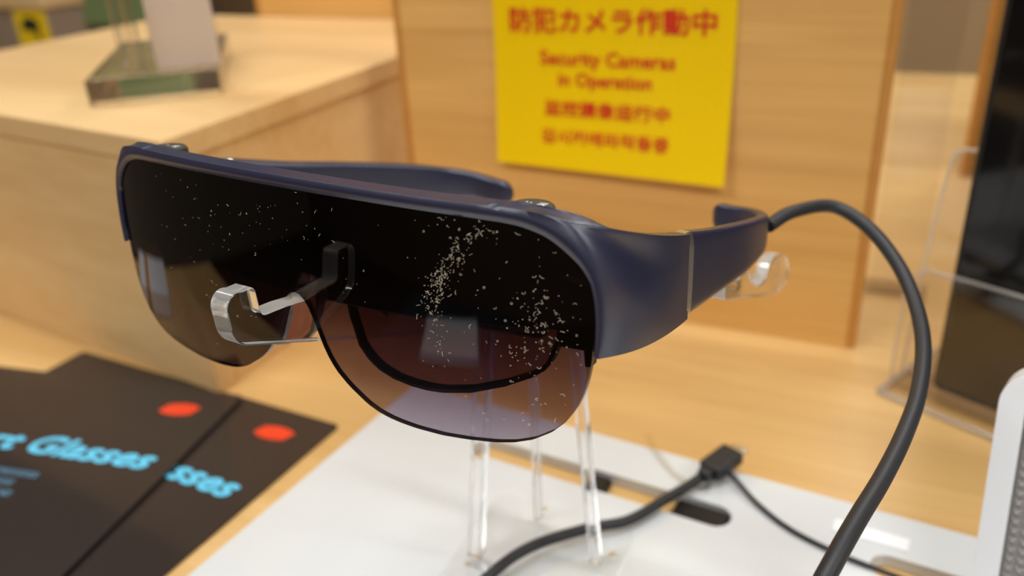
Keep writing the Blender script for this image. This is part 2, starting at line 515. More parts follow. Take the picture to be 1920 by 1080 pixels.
# ------------------------------------------------------------------ black leaflets
def leaflet(far_right, ang, z0, label, text_full):
    r = tag(empty('leaflet', (far_right[0], far_right[1], z0)), label, 'leaflet', 'black leaflets')
    r.rotation_euler.z = ang
    W, H, T = 0.210, 0.297, 0.0009
    extrude('card', [rounded(-W, -H, 0, 0, 0.003, 4)], lambda u, v, wz: (u, v, wz), 0, T, M['card_black'], r)
    P = lambda cx, cyy: (lambda u, v, k=0.0: Vector((cx + u, cyy + v, T + 0.00012 + k)))
    text_obj('headline', text_full, 0.0205, M['cyan'], r, P(-0.0125, -0.0655), width=0.146, align='RIGHT', shear=0.25, bold=0.0008)
    # orange-red logo: an oval of slanted strokes
    vs, fs = [], []
    for k in range(9):
        u0 = -0.0104 + k * 0.0023
        h = 0.0060 * math.sqrt(max(0.15, 1 - ((u0 + 0.0010) / 0.0120) ** 2))
        b = len(vs)
        for (uu, vv) in ((u0, -h), (u0 + 0.0020, -h), (u0 + 0.0020, h), (u0, h)):
            vs.append((-0.0285 + uu + 0.35 * vv, -0.0205 + vv, T + 0.00012))
        fs.append((b, b + 1, b + 2, b + 3))
    mesh_obj('logo', vs, fs, M['logo_red'], r)
    # unreadable small print: three rows of tiny strokes
    vs, fs = [], []
    rnd = random.Random(3)
    for row, (x1, yy) in enumerate(((-0.066, -0.089), (-0.073, -0.0965), (-0.068, -0.104))):
        x = -0.19
        while x < x1:
            wd = rnd.uniform(0.0008, 0.0022)
            for q in range(3):
                yq = yy + (q - 1) * 0.0015 + rnd.uniform(-0.0003, 0.0003)
                b = len(vs)
                for (uu, vv) in ((0, -0.0004), (wd, -0.0004), (wd, 0.0004), (0, 0.0004)):
                    vs.append((x + uu + 0.2 * vv, yq + vv, T + 0.00012))
                fs.append((b, b + 1, b + 2, b + 3))
            x += wd + rnd.uniform(0.0004, 0.0010)
    o = mesh_obj('small_print', vs, fs, M['cyan_dim'], r)
    o['kind'] = 'stuff'
leaflet((-0.2605, 0.3075), math.radians(-2.6), 0.0004, 'lower black leaflet, half covered, next to the white board', 'Smart Glasses')
leaflet((-0.3290, 0.3095), math.radians(9.4), 0.0028, 'upper black leaflet with full cyan headline, at the left edge', 'Smart Glasses')

# ------------------------------------------------------------------ smart glasses
GR = Matrix(((0.9946, 0.1038, 0.0021), (-0.1038, 0.9946, -0.0002), (-0.0021, 0.0, 1.0)))
GR = Matrix([r_.normalized() for r_ in GR.transposed()]).transposed()
P0 = Vector((-0.1381, 0.1540, 0.1715))
GM = Matrix.Translation(P0) @ GR.to_4x4()
def G(x, y, z): return GM @ Vector((x * MM, y * MM, z * MM))
glasses = tag(empty('smart_glasses'), 'navy black smart glasses with wraparound smoked visor on clear stand', 'glasses')
glasses.matrix_world = GM
def V(x, y, z): return Vector((x * MM, y * MM, z * MM))
def surf(x, z): return 1.0843e-3 * x * x + 0.7315e-7 * x ** 4 + 0.0907 * z
def interp(tab, x):
    if x <= tab[0][0]: return tab[0][1]
    for (a, b), (c, d) in zip(tab[:-1], tab[1:]):
        if x <= c:
            return b + (d - b) * (x - a) / (c - a)
    return tab[-1][1]
TOPZ = [(0, 28.2), (24.3, 28.04), (36, 27.8), (48.3, 27.5), (55, 27.2), (59.7, 26.9), (64.3, 26.2), (67, 25.5), (69.1, 24.6), (72.3, 22.6), (75.1, 20.2), (76.8, 18.3), (78.2, 16.0), (79.0, 14.2), (79.8, 11.0), (80.3, 7.0), (80.5, 4.0)]
BOTZ = [(0, 0.6), (1.5, 0.3), (3.0, -0.9), (4.2, -2.6), (5.3, -4.8), (6.4, -7.5), (7.4, -10.3), (9.15, -14.4), (12, -18.6), (16, -22.2), (21.7, -26.0), (25, -27.4), (28.2, -28.3), (32, -28.9), (36.2, -29.3), (43.8, -29.5), (51, -29.1), (58, -28.4), (62.7, -27.5), (67.3, -25.9), (71.7, -23.2), (74.9, -20.0), (77.0, -16.6), (78.2, -13.6), (79.2, -10.2), (79.9, -5.7), (80.3, -1.5), (80.5, 3.5)]
# visor: a curved shell
NXV, NZV, TV = 150, 26, 1.5
cols = [80.5 * math.sin(math.pi / 2 * (2 * i / NXV - 1)) for i in range(NXV + 1)]
cols = [80.5 * (0.45 * (2 * i / NXV - 1) + 0.55 * math.sin(math.pi / 2 * (2 * i / NXV - 1))) for i in range(NXV + 1)]
vs, fs = [], []
for s in (0, 1):
    for x in cols:
        zt, zb = interp(TOPZ, abs(x)), interp(BOTZ, abs(x))
        for j in range(NZV + 1):
            z = zb + (zt - zb) * j / NZV
            vs.append(V(x, surf(x, z) + s * TV, z))
n1 = (NXV + 1) * (NZV + 1)
for i in range(NXV):
    for j in range(NZV):
        a = i * (NZV + 1) + j; b = a + NZV + 1
        fs.append((a, b, b + 1, a + 1)); fs.append((a + n1, a + 1 + n1, b + 1 + n1, b + n1))
nf = len(fs)
for i in range(NXV):
    for j in (0, NZV):
        a = i * (NZV + 1) + j; b = a + NZV + 1
        fs.append((a, b, b + n1, a + n1))
for j in range(NZV):
    for i in (0, NXV):
        a = i * (NZV + 1) + j; fs.append((a, a + 1, a + 1 + n1, a + n1))
visor = mesh_obj('visor', vs, fs, M['visor'], glasses, smooth=True)
visor.data.materials.append(M['rim'])
for p in visor.data.polygons[nf:]: p.material_index = 1
visor.data.set_sharp_from_angle(angle=math.radians(40))
visor['label'] = 'smoked visor, dark above and clearer below'

# front frame: top bar + the two wraparound end pieces, one skin
def bez(P, t):
    a, b, c, d = [Vector(p) for p in P]; s = 1 - t
    return a * s ** 3 + b * 3 * s * s * t + c * 3 * s * t * t + d * t ** 3
RIDGE = [(60, 30.5), (66, 29.9), (71.3, 27.9), (75.5, 25.0), (78.7, 21.4), (81.0, 17.0), (82.5, 12.0), (83.1, 6.0), (83.0, 1.0), (82.4, -2.9)]
OUTL = [(60, 26.95), (64.3, 26.35), (69.1, 24.75), (72.3, 22.75), (75.1, 20.35), (77.3, 18.0), (79.2, 14.6), (80.3, 10.0), (80.75, 5.0), (80.75, 1.0), (80.5, -2.4)]
def along(pts, k):
    pts = [(p.x, p.y) for p in catmull([(a, b, 0) for a, b in pts], 6)]
    ll = [0]
    for a, b in zip(pts[:-1], pts[1:]): ll.append(ll[-1] + math.hypot(b[0] - a[0], b[1] - a[1]))
    d = k * ll[-1]
    for i in range(len(pts) - 1):
        if d <= ll[i + 1] + 1e-9:
            f = (d - ll[i]) / (ll[i + 1] - ll[i])
            return (pts[i][0] + (pts[i + 1][0] - pts[i][0]) * f, pts[i][1] + (pts[i + 1][1] - pts[i][1]) * f)
    return pts[-1]
NV, NT, NB, NR = 26, 18, 40, 4
def smooth(x): x = max(0.0, min(1.0, x)); return x * x * (3 - 2 * x)
def row(v, n):
    x, z = along(RIDGE, v)
    a = Vector((x, surf(x, z) - 0.6, z))
    s = Vector((86, 54, 11)).lerp(Vector((86, 55, -13.6)), v)
    p1 = Vector((82, 10.0, 28.8)).lerp(a + Vector((3.0, 4.5, -0.6)), smooth(v * 1.6))
    p2 = Vector((86.5, 26, 20)).lerp(Vector((87, 28, -9)), v) + Vector((0.9 * math.sin(math.pi * v), 0, 0))
    return [bez((a, p1, p2, s), t / n) for t in range(n + 1)]
def rim_pts(o, r):
    """rounded chamfer from the visor edge o to the ridge r, both (x, z)"""
    out = []
    for k in range(NR + 1):
        f = k / NR
        x, z = o[0] + (r[0] - o[0]) * f, o[1] + (r[1] - o[1]) * f
        out.append(Vector((x, surf(x, z) - 0.45 - 0.75 * math.sin(math.pi * f * 0.9) ** 0.8 - 0.15 * f, z)))
    return out
vs, fs = [], []
rim = []                                  # stations from the left tip over the top to the right tip
for sgn in (-1, 1):
    part = []
    for i in range(NV + 1):
        v = i / NV
        part.append([Vector((p.x * sgn, p.y, p.z)) for p in rim_pts(along(OUTL, v), along(RIDGE, v))])
    if sgn < 0:
        rim += part[::-1]
        for c in range(1, NB):
            x = -60 + 120 * c / NB
            rim.append(rim_pts((x, interp(TOPZ, abs(x)) + 0.05), (x, 30.5 + 0.9 * (1 - (x / 60) ** 2))))
    else:
        rim += part
nr = NR + 1
for st in rim:
    for p in st: vs.append(V(p.x, p.y, p.z))
for i in range(len(rim) - 1):
    for k in range(NR):
        fs.append((i * nr + k, i * nr + nr + k, i * nr + nr + k + 1, i * nr + k + 1))
for sgn in (-1, 1):
    base = len(vs)
    for i in range(NV + 1):
        r_ = row(i / NV, NT)
        for p in r_[1:]: vs.append(V(p.x * sgn, p.y, p.z))
    def vid(i, k):
        if k == 0:
            return ((NV - i) if sgn < 0 else (NV + NB + i)) * nr + NR
        return base + i * NT + k - 1
    # pull the shared ridge vertices onto the rows' start
    for i in range(NV + 1):
        a = row(i / NV, 1)[0]; vs[vid(i, 0)] = V(a.x * sgn, a.y, a.z)
    for i in range(NV):
        for k in range(NT):
            q = (vid(i, k), vid(i + 1, k), vid(i + 1, k + 1), vid(i, k + 1))
            fs.append(q if sgn > 0 else q[::-1])
# inner skin: pushed back behind the visor at the front, inwards at the sides
edge_use = {}
for f in fs:
    for a, b in zip(f, f[1:] + f[:1]):
        edge_use.setdefault((min(a, b), max(a, b)), []).append((a, b))
n_out = len(vs)
for i in range(n_out):
    p = vs[i]
    k = smooth((p.y / MM - 9.0) / 16.0)
    sx = 1 if p.x > 0 else -1
    vs.append(p + Vector((-sx * 4.6 * k, 4.4 * (1 - k), 0)) * MM)
inner_f = [tuple(i + n_out for i in reversed(f)) for f in fs]
side_f = [(u[0][1], u[0][0], u[0][0] + n_out, u[0][1] + n_out) for u in edge_use.values() if len(u) == 1]
ff = mesh_obj('front_frame', vs, fs + inner_f + side_f, M['frame'], glasses, smooth=True, recalc=False)
bm = bmesh.new(); bm.from_mesh(ff.data)
bmesh.ops.remove_doubles(bm, verts=bm.verts, dist=0.00006)
bmesh.ops.recalc_face_normals(bm, faces=bm.faces)
bm.to_mesh(ff.data); bm.free()
for p in ff.data.polygons: p.use_smooth = True
ff.data.set_sharp_from_angle(angle=math.radians(55))
bv = ff.modifiers.new('bevel', 'BEVEL'); bv.width = 0.5 * MM; bv.segments = 3; bv.limit_method = 'ANGLE'; bv.angle_limit = math.radians(60)
ff['label'] = 'satin navy black front bar and end pieces'

# black inner carrier behind the top bar and dials
def ring_block(name, x0, x1, z0f, z1f, y0, y1, mat, parent, n=16):
    """block that follows the curve of the visor; z0f/z1f give lower/upper z at x"""
    vs, fs = [], []
    for i in range(n + 1):
        x = x0 + (x1 - x0) * i / n
        for (dy, z) in ((y0, z0f(x)), (y1, z0f(x)), (y1, z1f(x)), (y0, z1f(x))):
            vs.append(V(x, surf(x, z) + dy, z))
    for i in range(n):
        for k in range(4):
            j = (k + 1) % 4
            fs.append((i * 4 + k, i * 4 + j, i * 4 + 4 + j, i * 4 + 4 + k))
    fs.append((0, 1, 2, 3)); fs.append((n * 4 + 3, n * 4 + 2, n * 4 + 1, n * 4))
    o = mesh_obj(name, vs, fs, mat, parent)
    return bevel(o, 0.8 * MM, 2)
ring_block('inner_carrier', -70, 70, lambda x: 25.0 - 4 * (x / 70) ** 2, lambda x: 29.2 - 2.5 * (x / 70) ** 2, 3.6, 9.0, M['black'], glasses, 28)

OPT = [(5.6, 2.0), (5.8, -3.1), (6.8, -9.3), (9.8, -18.0), (13, -21.3), (16.6, -23.5), (21.5, -24.9), (27.2, -25.4), (32.5, -25.3), (37.6, -24.6), (46.1, -22.3), (55.9, -18.0), (63.6, -13.6), (67.0, -10.9), (68.6, -8.4), (70.2, -4.0), (71.2, 0.5), (71.5, 5.0)]
for sgn in (1, -1):
    module = ring_block('optics_housing', sgn * 6.5, sgn * 72, lambda x: -2.6 + 3.0 * (abs(x) / 72) ** 2, lambda x: 25.5 - 3.0 * (abs(x) / 72) ** 2, 4.6, 16.0, M['black'], glasses, 20)
    module['label'] = 'black optics housing behind the visor'
    # outer fin that reaches down beside the visor tip
    fin = [(71, 2), (71.8, -2.5), (77.2, -3.0), (77.6, -7.0), (79.0, -7.0), (79.2, 4), (79, 12), (71, 14)]
    extrude('side_shield', [[(sgn * a, b) for a, b in fin]], lambda u, v, wz: V(u, surf(u, v) + wz, v), 2.6, 5.2, M['black'], module)
    # lower lens of the optics with its dark rim
    outer = [(sgn * a, b) for a, b in OPT]
    inner_p = []
    cx, cz = 38.0, -2.0
    for a, b in OPT:
        dx_, dz_ = cx - a, cz - b
        ln = math.hypot(dx_, dz_) or 1
        inner_p.append((sgn * (a + dx_ / ln * 1.1), b + dz_ / ln * 1.1))
    vs, fs = [], []
    for s in (0, 1):
        for (a, b), (c, d) in zip(outer, inner_p):
            yb = 8.5 + 0.12 * (b + 25)
            vs.append(V(a, yb + 2.6 * s + 1.0, b)); vs.append(V(c, yb + 2.6 * s + 1.0, d))
    n = len(outer)
    for i in range(n - 1):
        a = 2 * i; b = 2 * i + 2
        fs += [(a, a + 1, b + 1, b), (a + 2 * n, b + 2 * n, b + 1 + 2 * n, a + 1 + 2 * n),
               (a, b, b + 2 * n, a + 2 * n), (a + 1, a + 1 + 2 * n, b + 1 + 2 * n, b + 1)]
    fs += [(0, 2 * n, 2 * n + 1, 1), (2 * n - 2, 2 * n - 1, 4 * n - 1, 4 * n - 2)]
    mesh_obj('lens_rim', vs, fs, M['black'], module)
    lens = [(a, b) for a, b in inner_p]
    extrude('display_lens', [lens], lambda u, v, wz: V(u, 10.2 + 0.12 * (v + 25) + wz, v), 0.6, 2.6, M['display'], module)
    # dial on top of the frame
    dx_, dy_, zt = sgn * 61.5, 17.5, 27.9
    vs, fs = [], []
    nseg = 40
    prof = [(5.3, -5.0), (5.3, -0.9), (5.1, -0.35), (4.6, 0.0)]
    for (rr_, zz) in prof:
        for k in range(nseg):
            a = 2 * math.pi * k / nseg
            q = rr_ * (1.0 + (0.012 if k % 2 and zz < -0.5 else 0))
            vs.append(V(dx_ + q * math.cos(a), dy_ + q * math.sin(a), zt + zz - 0.10 * q * math.sin(a)))
    for i in range(len(prof) - 1):
        for k in range(nseg):
            j = (k + 1) % nseg
            fs.append((i * nseg + k, i * nseg + j, (i + 1) * nseg + j, (i + 1) * nseg + k))
    fs.append(tuple(range(nseg))[::-1]); fs.append(tuple(range((len(prof) - 1) * nseg, len(prof) * nseg)))
    dial = mesh_obj('dioptre_dial', vs, fs, M['dial'], glasses)
    dial['label'] = 'round dark adjustment dial with white marks'
    def dp(u, v): return V(dx_ + u, dy_ + v, zt + 0.06 - 0.10 * v)
    vs, fs = [], []
    for poly in ([(1.3, 1.1), (3.3, 1.55), (3.3, 1.95), (1.3, 1.5)],
                 [(1.2, -0.2), (2.2, 0.1), (3.4, 0.75), (3.3, 1.05), (1.3, 0.35)],
                 [(2.2, 0.15), (3.2, -0.35), (3.4, 0.0), (2.6, 0.5)],
                 [(-2.0, 0.7), (-1.5, 0.7), (-1.5, 1.1), (-2.0, 1.1)],
                 [(-0.9, 0.5), (-0.4, 0.5), (-0.4, 0.9), (-0.9, 0.9)]):
        b = len(vs)
        vs += [dp(u, v) for u, v in poly]; fs.append(tuple(range(b, b + len(poly))))
    mesh_obj('dial_mark', vs, fs, M['mark'], dial)
    # nose pad
    bm = bmesh.new()
    bmesh.ops.create_uvsphere(bm, u_segments=16, v_segments=10, radius=1)
    bmesh.ops.transform(bm, verts=bm.verts, matrix=Matrix.Translation(V(sgn * 10.5, 20.0, -8)) @ Matrix.Rotation(math.radians(-sgn * 24), 4, 'Y') @ Matrix.Rotation(math.radians(sgn * 35), 4, 'Z') @ Matrix.Diagonal((1.2 * MM, 3.0 * MM, 5.5 * MM, 1)))
    me = bpy.data.meshes.new('nose_pad'); bm.to_mesh(me); bm.free()
    for p in me.polygons: p.use_smooth = True
    me.materials.append(M['black'])
    o = bpy.data.objects.new('nose_pad', me); C.objects.link(o); o.parent = glasses
ring_block('nose_bridge', -8, 8, lambda x: 3.5 - 0.05 * x * x, lambda x: 25, 5.0, 13.0, M['black'], glasses, 8)

# temples: hinge ring, arm that curls inwards at its end
ARM = [(86.0, 56.6, 10.6, -13.8, 5.2), (86.5, 68, 6.9, -15.4, 5.0), (87.0, 80, 3.3, -17.0, 4.8), (87.7, 93, -0.2, -18.6, 4.6),
       (88.0, 105, -3.5, -20.2, 4.4), (87.6, 117, -6.7, -21.6, 4.3), (86.6, 128, -9.8, -23.2, 4.2), (84.2, 138, -12.7, -24.8, 4.2),
       (80.0, 145.5, -14.6, -26.2, 4.2), (74.0, 151.0, -16.2, -27.2, 4.2), (67.0, 154.6, -17.5, -27.9, 4.2), (63.5, 155.9, -17.8, -28.1, 4.0), (61.6, 156.5, -18.5, -27.4, 3.6), (60.2, 156.9, -20.0, -25.9, 2.6), (59.6, 157.1, -21.8, -24.0, 1.2)]
def arm_mesh(name, st, mat, parent, xf, k=18, shift=1.0):
    vs, fs = [], []
    dense = []
    for a in range(len(st[0])):
        dense.append([v for v in catmull([(i, s[a], 0) for i, s in enumerate(st)], 4)])
    m = len(dense[0])
    cl = [tuple(dense[a][i].y for a in range(5)) for i in range(m)]
    for i, (x, y, zt, zb, th) in enumerate(cl):
        a, b = cl[max(i - 1, 0)], cl[min(i + 1, m - 1)]
        d = Vector((b[0] - a[0], b[1] - a[1])).normalized()
        nrm = Vector((d.y, -d.x))      # outwards
        zc, h = (zt + zb) / 2, (zt - zb) / 2
        for q in range(k):
            t_ = 2 * math.pi * q / k
            cu, su = math.cos(t_), math.sin(t_)
            e = 0.42
            u = math.copysign(abs(cu) ** e, cu) * th / 2 - th / 2
            z = zc + math.copysign(abs(su) ** e, su) * h
            vs.append(xf(V(x + nrm.x * u, y + nrm.y * u, z)))
    for i in range(m - 1):
        for q in range(k):
            j = (q + 1) % k
            fs.append((i * k + q, i * k + j, (i + 1) * k + j, (i + 1) * k + q))
    fs.append(tuple(range(k))); fs.append(tuple(range((m - 1) * k, m * k))[::-1])
    o = mesh_obj(name, vs, fs, mat, parent, smooth=True)
    o.data.set_sharp_from_angle(angle=math.radians(38))
    return o
def xf_right(p): return p
FA = math.radians(27)
def xf_left(p):
    x, y = -p.x + 0.084, p.y - 0.054           # mirrored, relative to the hinge at x = -84
    return Vector((-0.084 + x * math.cos(FA) + y * math.sin(FA), 0.054 - x * math.sin(FA) + y * math.cos(FA), p.z + 0.045 * y))
RING = [(86.2, 53.8, 11.2, -14.1, 5.5), (86.22, 54.8, 11.1, -14.2, 5.5), (86.24, 55.8, 10.9, -14.2, 5.5), (86.26, 56.9, 10.7, -14.2, 5.5)]
for xf, lab in ((xf_right, 'right'), (xf_left, 'left')):
    a_ = arm_mesh('temple_arm', ARM, M['frame'], glasses, xf)
    a_['label'] = 'straight open arm with the cable at its end' if lab == 'right' else 'arm folded a little inwards behind the visor'
    rg = arm_mesh('hinge_ring', RING, M['silver'], a_, (lambda p: p) if lab == 'right' else xf_left)
    rg['label'] = 'thin silver ring at the hinge'

# lint on the visor
rnd = random.Random(11)
vs, fs = [], []
def speck(x, z, ln, wd, ang, curl):
    pts = []
    n = 5 if ln > 0.5 else 2
    for i in range(n):
        s = i / (n - 1) - 0.5
        a = ang + curl * s
        pts.append((x + math.cos(a) * s * ln, z + math.sin(a) * s * ln))
    for (a, b) in zip(pts[:-1], pts[1:]):
        dx_, dz_ = b[0] - a[0], b[1] - a[1]
        l_ = math.hypot(dx_, dz_) or 1
        nx, nz = -dz_ / l_ * wd / 2, dx_ / l_ * wd / 2
        k = len(vs)
        ring = [(a[0] + nx, a[1] + nz), (a[0] - nx, a[1] - nz), (b[0] - nx, b[1] - nz), (b[0] + nx, b[1] + nz)]
        for (u, v) in ring: vs.append(V(u, surf(u, v) - 0.05, v))
        for (u, v) in ring: vs.append(V(u, surf(u, v) - 0.05 - wd * 0.6, v))
        fs.extend([(k + 4, k + 5, k + 6, k + 7), (k, k + 1, k + 5, k + 4), (k + 1, k + 2, k + 6, k + 5), (k + 2, k + 3, k + 7, k + 6), (k + 3, k, k + 4, k + 7)])
def inside(x, z):
    return abs(x) < 79 and interp(BOTZ, abs(x)) + 1 < z < interp(TOPZ, abs(x)) - 0.6
def cluster(n, x, z, sx, sz, ang, big=0.3):
    for _ in range(n):
        u, v = rnd.gauss(0, sx), rnd.gauss(0, sz)
        px_ = x + u * math.cos(ang) - v * math.sin(ang); pz = z + u * math.sin(ang) + v * math.cos(ang)
        if not inside(px_, pz): continue
        if rnd.random() < big: speck(px_, pz, rnd.uniform(0.5, 1.4), rnd.uniform(0.05, 0.085), rnd.uniform(0, 6.3), rnd.uniform(-3, 3))
        else: speck(px_, pz, rnd.uniform(0.08, 0.30), rnd.uniform(0.06, 0.13), rnd.uniform(0, 6.3), 0)
cluster(170, 44.0, 10.5, 4.2, 1.6, math.radians(60), 0.25)
cluster(45, 49.5, 18.5, 4.0, 1.4, math.radians(60), 0.4)
cluster(22, 54.5, 24.0, 2.6, 1.6, 0, 0.6)
cluster(40, 44, -1.5, 1.6, 5.0, 0, 0.4)
cluster(70, 69.5, 4.0, 3.4, 6.0, 0, 0.5)
cluster(36, 66, -3.0, 4.0, 4.5, 0, 0.35)
cluster(14, 46.5, 26.0, 2.4, 1.0, 0, 0.5)
cluster(70, 60, 8, 14, 12, 0, 0.3)
cluster(34, -6, 22, 16, 5, 0, 0.4)
cluster(45, -25, 16, 24, 9, 0, 0.2)
cluster(20, -30, -8, 20, 10, 0, 0.3)
cluster(14, 62, -16, 8, 5, 0, 0.7)
dust = mesh_obj('lint', vs, fs, M['lint'], visor)
dust['kind'] = 'stuff'; dust['label'] = 'scattered pale lint and dust specks on the visor'

# ------------------------------------------------------------------ clear acrylic stand
stand = tag(empty('glasses_stand', (-0.118, 0.254, BT)), 'clear acrylic stand holding up the smart glasses', 'stand')
def SW(x, y, z): return G(x, y, z) - Vector(stand.location)
def arc(cx, cz, r, a0, a1, n=7):
    return [(cx + r * math.cos(math.radians(a0 + (a1 - a0) * k / n)), cz + r * math.sin(math.radians(a0 + (a1 - a0) * k / n))) for k in range(n + 1)]
# profile (y, z) of the nose plate in glasses space
nose = arc(-20.2, 6.4, 3.6, 180, 60) + arc(-16.6, 7.4, 2.2, 60, 0, 4) + [(-14.2, 3.0)] + arc(-12.6, 2.6, 1.6, 180, 270, 4) \
    + [(-6, 0.2), (1.0, -1.2), (3.2, 0.2), (6.2, 4.0)] + arc(9.4, 4.2, 2.6, 150, 0) + [(12.2, -2.0), (12.8, -6.0), (27, -12.5), (60, -27), (98, -26), (119, -28), (119, -34.5), (100, -36), (62, -40.5), (24.8, -24.5)] \
    + arc(-17.0, 1.6, 6.6, 245, 180, 6)
extrude('nose_plate', [nose], lambda u, v, wz: SW(wz, u, v), -2.9, 2.9, M['acrylic'], stand, 0.0004, edge_mat=M['acrylic_edge'])
ear = [(99, -23.0), (108, -24.6), (124, -28.5), (131, -35.5), (136, -39.4), (142, -41.4), (147.5, -41.6), (150, -39.6), (152, -37.8), (156, -37.0), (162, -37.8), (169, -40.2), (177, -44.4), (182, -48.8), (184.6, -53.2), (184, -56.8), (180.4, -58.3), (175, -58.0), (168, -56.4), (144, -47.4), (99, -28.4)]
for sgn in (1, -1):
    extrude('ear_plate', [ear], lambda u, v, wz: SW(sgn * 80.4 + wz, u, v), -2.4, 2.4, M['acrylic'], stand, 0.0005, edge_mat=M['acrylic_edge'])
# cross bar under the plates and the three slim legs
extrude('cross_bar', [[(-78, -33.2), (78, -33.2), (78, -29.6), (-78, -29.6)]], lambda u, v, wz: SW(u, 117 + wz, v), -2.5, 2.5, M['acrylic'], stand, 0.0004)
def leg(base, topp, w0, d0, name='leg'):
    a = Vector(base); b = Vector(topp)
    vs = []
    for p in (a, b):
        for (u, v) in ((-1, -1), (1, -1), (1, 1), (-1, 1)):
            vs.append(p + Vector((u * w0 / 2, v * d0 / 2, 0)) - Vector(stand.location))
    fs = [(0, 1, 2, 3), (7, 6, 5, 4)] + [(i, (i + 1) % 4, 4 + (i + 1) % 4, 4 + i) for i in range(4)]
    return bevel(mesh_obj(name, vs, fs, M['acrylic'], stand), 0.0004, 2)
leg((-0.1416, 0.2395, BT + 0.003), (-0.1268, 0.2370, 0.1345), 0.0056, 0.0056)
leg((-0.1257, 0.2697, BT + 0.003), (-0.1240, 0.2680, 0.1345), 0.0030, 0.0030)
leg((-0.0933, 0.2549, BT + 0.003), (-0.1005, 0.2500, 0.1345), 0.0042, 0.0042)
extrude('base_plate', [rounded(-0.150, 0.214, -0.084, 0.280, 0.006)], lambda u, v, wz: Vector((u, v, wz)) - Vector(stand.location), BT + 0.0002, BT + 0.003, M['clear_base'], stand, 0)
extrude('hub_plate', [rounded(-0.133, 0.2150, -0.096, 0.2720, 0.003)], lambda u, v, wz: Vector((u, v, wz)) - Vector(stand.location), 0.134, 0.1385, M['acrylic'], stand, 0.0004)
for (x, y) in ((-0.1416, 0.2325), (-0.1257, 0.2760), (-0.0880, 0.2600)):
    tube('rivet', [Vector((x, y, BT + 0.003)) - Vector(stand.location), Vector((x, y, BT + 0.0042)) - Vector(stand.location)], 0.0013, M['silver'], stand, 10, 1)

# ------------------------------------------------------------------ cables
t = tag(empty('glasses_cable', (0, 0.2, BT)), 'thick black cable looping from the glasses arm to the plug', 'cable')
TL = Vector(t.location)
ae = G(84.6, 137.0, -17.0)
path = [ae, ae + Vector((0.006, 0.012, 0.0015)), (-0.0222, 0.3100, 0.1534), (-0.0096, 0.3043, 0.1494), (0.0014, 0.2934, 0.1420), (0.0087, 0.2785, 0.1351),
        (0.0125, 0.2592, 0.1301), (0.0124, 0.2352, 0.1270), (0.0097, 0.2145, 0.1252), (0.0058, 0.1956, 0.1236), (0.0016, 0.1785, 0.1231), (-0.0021, 0.1635, 0.1215), (-0.0053, 0.1526, 0.1158),
        (-0.0090, 0.1380, 0.098), (-0.014, 0.120, 0.066), (-0.026, 0.104, 0.032), (-0.050, 0.098, 0.0115), (-0.085, 0.108, 0.0086), (-0.115, 0.138, 0.0086), (-0.130, 0.178, 0.0086), (-0.1345, 0.205, 0.0100),
        (-0.1278, 0.2307, 0.0130), (-0.1188, 0.2500, 0.0130), (-0.1022, 0.2690, 0.0118), (-0.0880, 0.2827, 0.0100), (-0.0768, 0.3025, 0.0100), (-0.0685, 0.3179, 0.0100), (-0.0630, 0.3275, 0.0118)]
tube('cord', [Vector(p) - TL for p in path], 0.00238, M['rubber'], t, 14, 8)
pl0, pl1 = Vector((-0.0632, 0.3250, 0.0125)), Vector((-0.0520, 0.3490, 0.0140))
dr = (pl1 - pl0).normalized(); sd = dr.cross(Vector((0, 0, 1))).normalized(); up = sd.cross(dr)
def plug_part(name, a, b, wd, hg, mat, bev):
    vs = []
    for k in (a, b):
        for (u, v) in ((-1, -1), (1, -1), (1, 1), (-1, 1)):
            vs.append(pl0 + dr * k + sd * (u * wd / 2) + up * (v * hg / 2) - TL)
    fs = [(0, 1, 2, 3), (7, 6, 5, 4)] + [(i, (i + 1) % 4, 4 + (i + 1) % 4, 4 + i) for i in range(4)]
    return bevel(mesh_obj(name, vs, fs, mat, t), bev, 3)
plug_part('plug_body', 0.0, 0.0190, 0.0118, 0.0070, M['rubber'], 0.0014)
plug_part('plug_tip', 0.0188, 0.0248, 0.0080, 0.0026, M['silver'], 0.0010)
plug_part('strain_relief', -0.0050, 0.0004, 0.0062, 0.0055, M['rubber'], 0.0012)

wire = tube('security_wire', [(-0.0560, 0.3322, 0.0100), (-0.0500, 0.3270, 0.0092), (-0.0392, 0.3166, 0.0080), (-0.0237, 0.3058, 0.0074), (-0.0054, 0.2985, 0.0074), (0.0080, 0.2952, 0.0074), (0.0213, 0.2945, 0.0058), (0.034, 0.297, 0.0022)], 0.0011, M['rubber'], None, 10, 8)
tag(wire, 'thin black security wire running from the plug to the right slot', 'wire')

t = tag(empty('clear_tag_strap', (-0.08, 0.325, BT)), 'clear plastic strap with small metal rivet tied behind the cable plug', 'strap')
TL = Vector(t.location)
pts = catmull([(-0.0992, 0.3470, 0.0100), (-0.0917, 0.3372, 0.0078), (-0.0806, 0.3258, 0.0066), (-0.0716, 0.3207, 0.0066), (-0.0640, 0.3190, 0.0066)], 6)
vs, fs = [], []
for i, p in enumerate(pts):
    d = (pts[min(i + 1, len(pts) - 1)] - pts[max(i - 1, 0)]).normalized()
    n_ = Vector((-d.y, d.x, 0)) * 0.0019
    for (k, h) in ((1, 0), (-1, 0), (-1, 0.0004), (1, 0.0004)): vs.append(p + n_ * k + Vector((0, 0, h)) - TL)
for i in range(len(pts) - 1):
    for k in range(4):
        j = (k + 1) % 4; fs.append((i * 4 + k, i * 4 + j, i * 4 + 4 + j, i * 4 + 4 + k))
fs += [(0, 1, 2, 3), tuple(range(4 * len(pts) - 4, 4 * len(pts)))[::-1]]
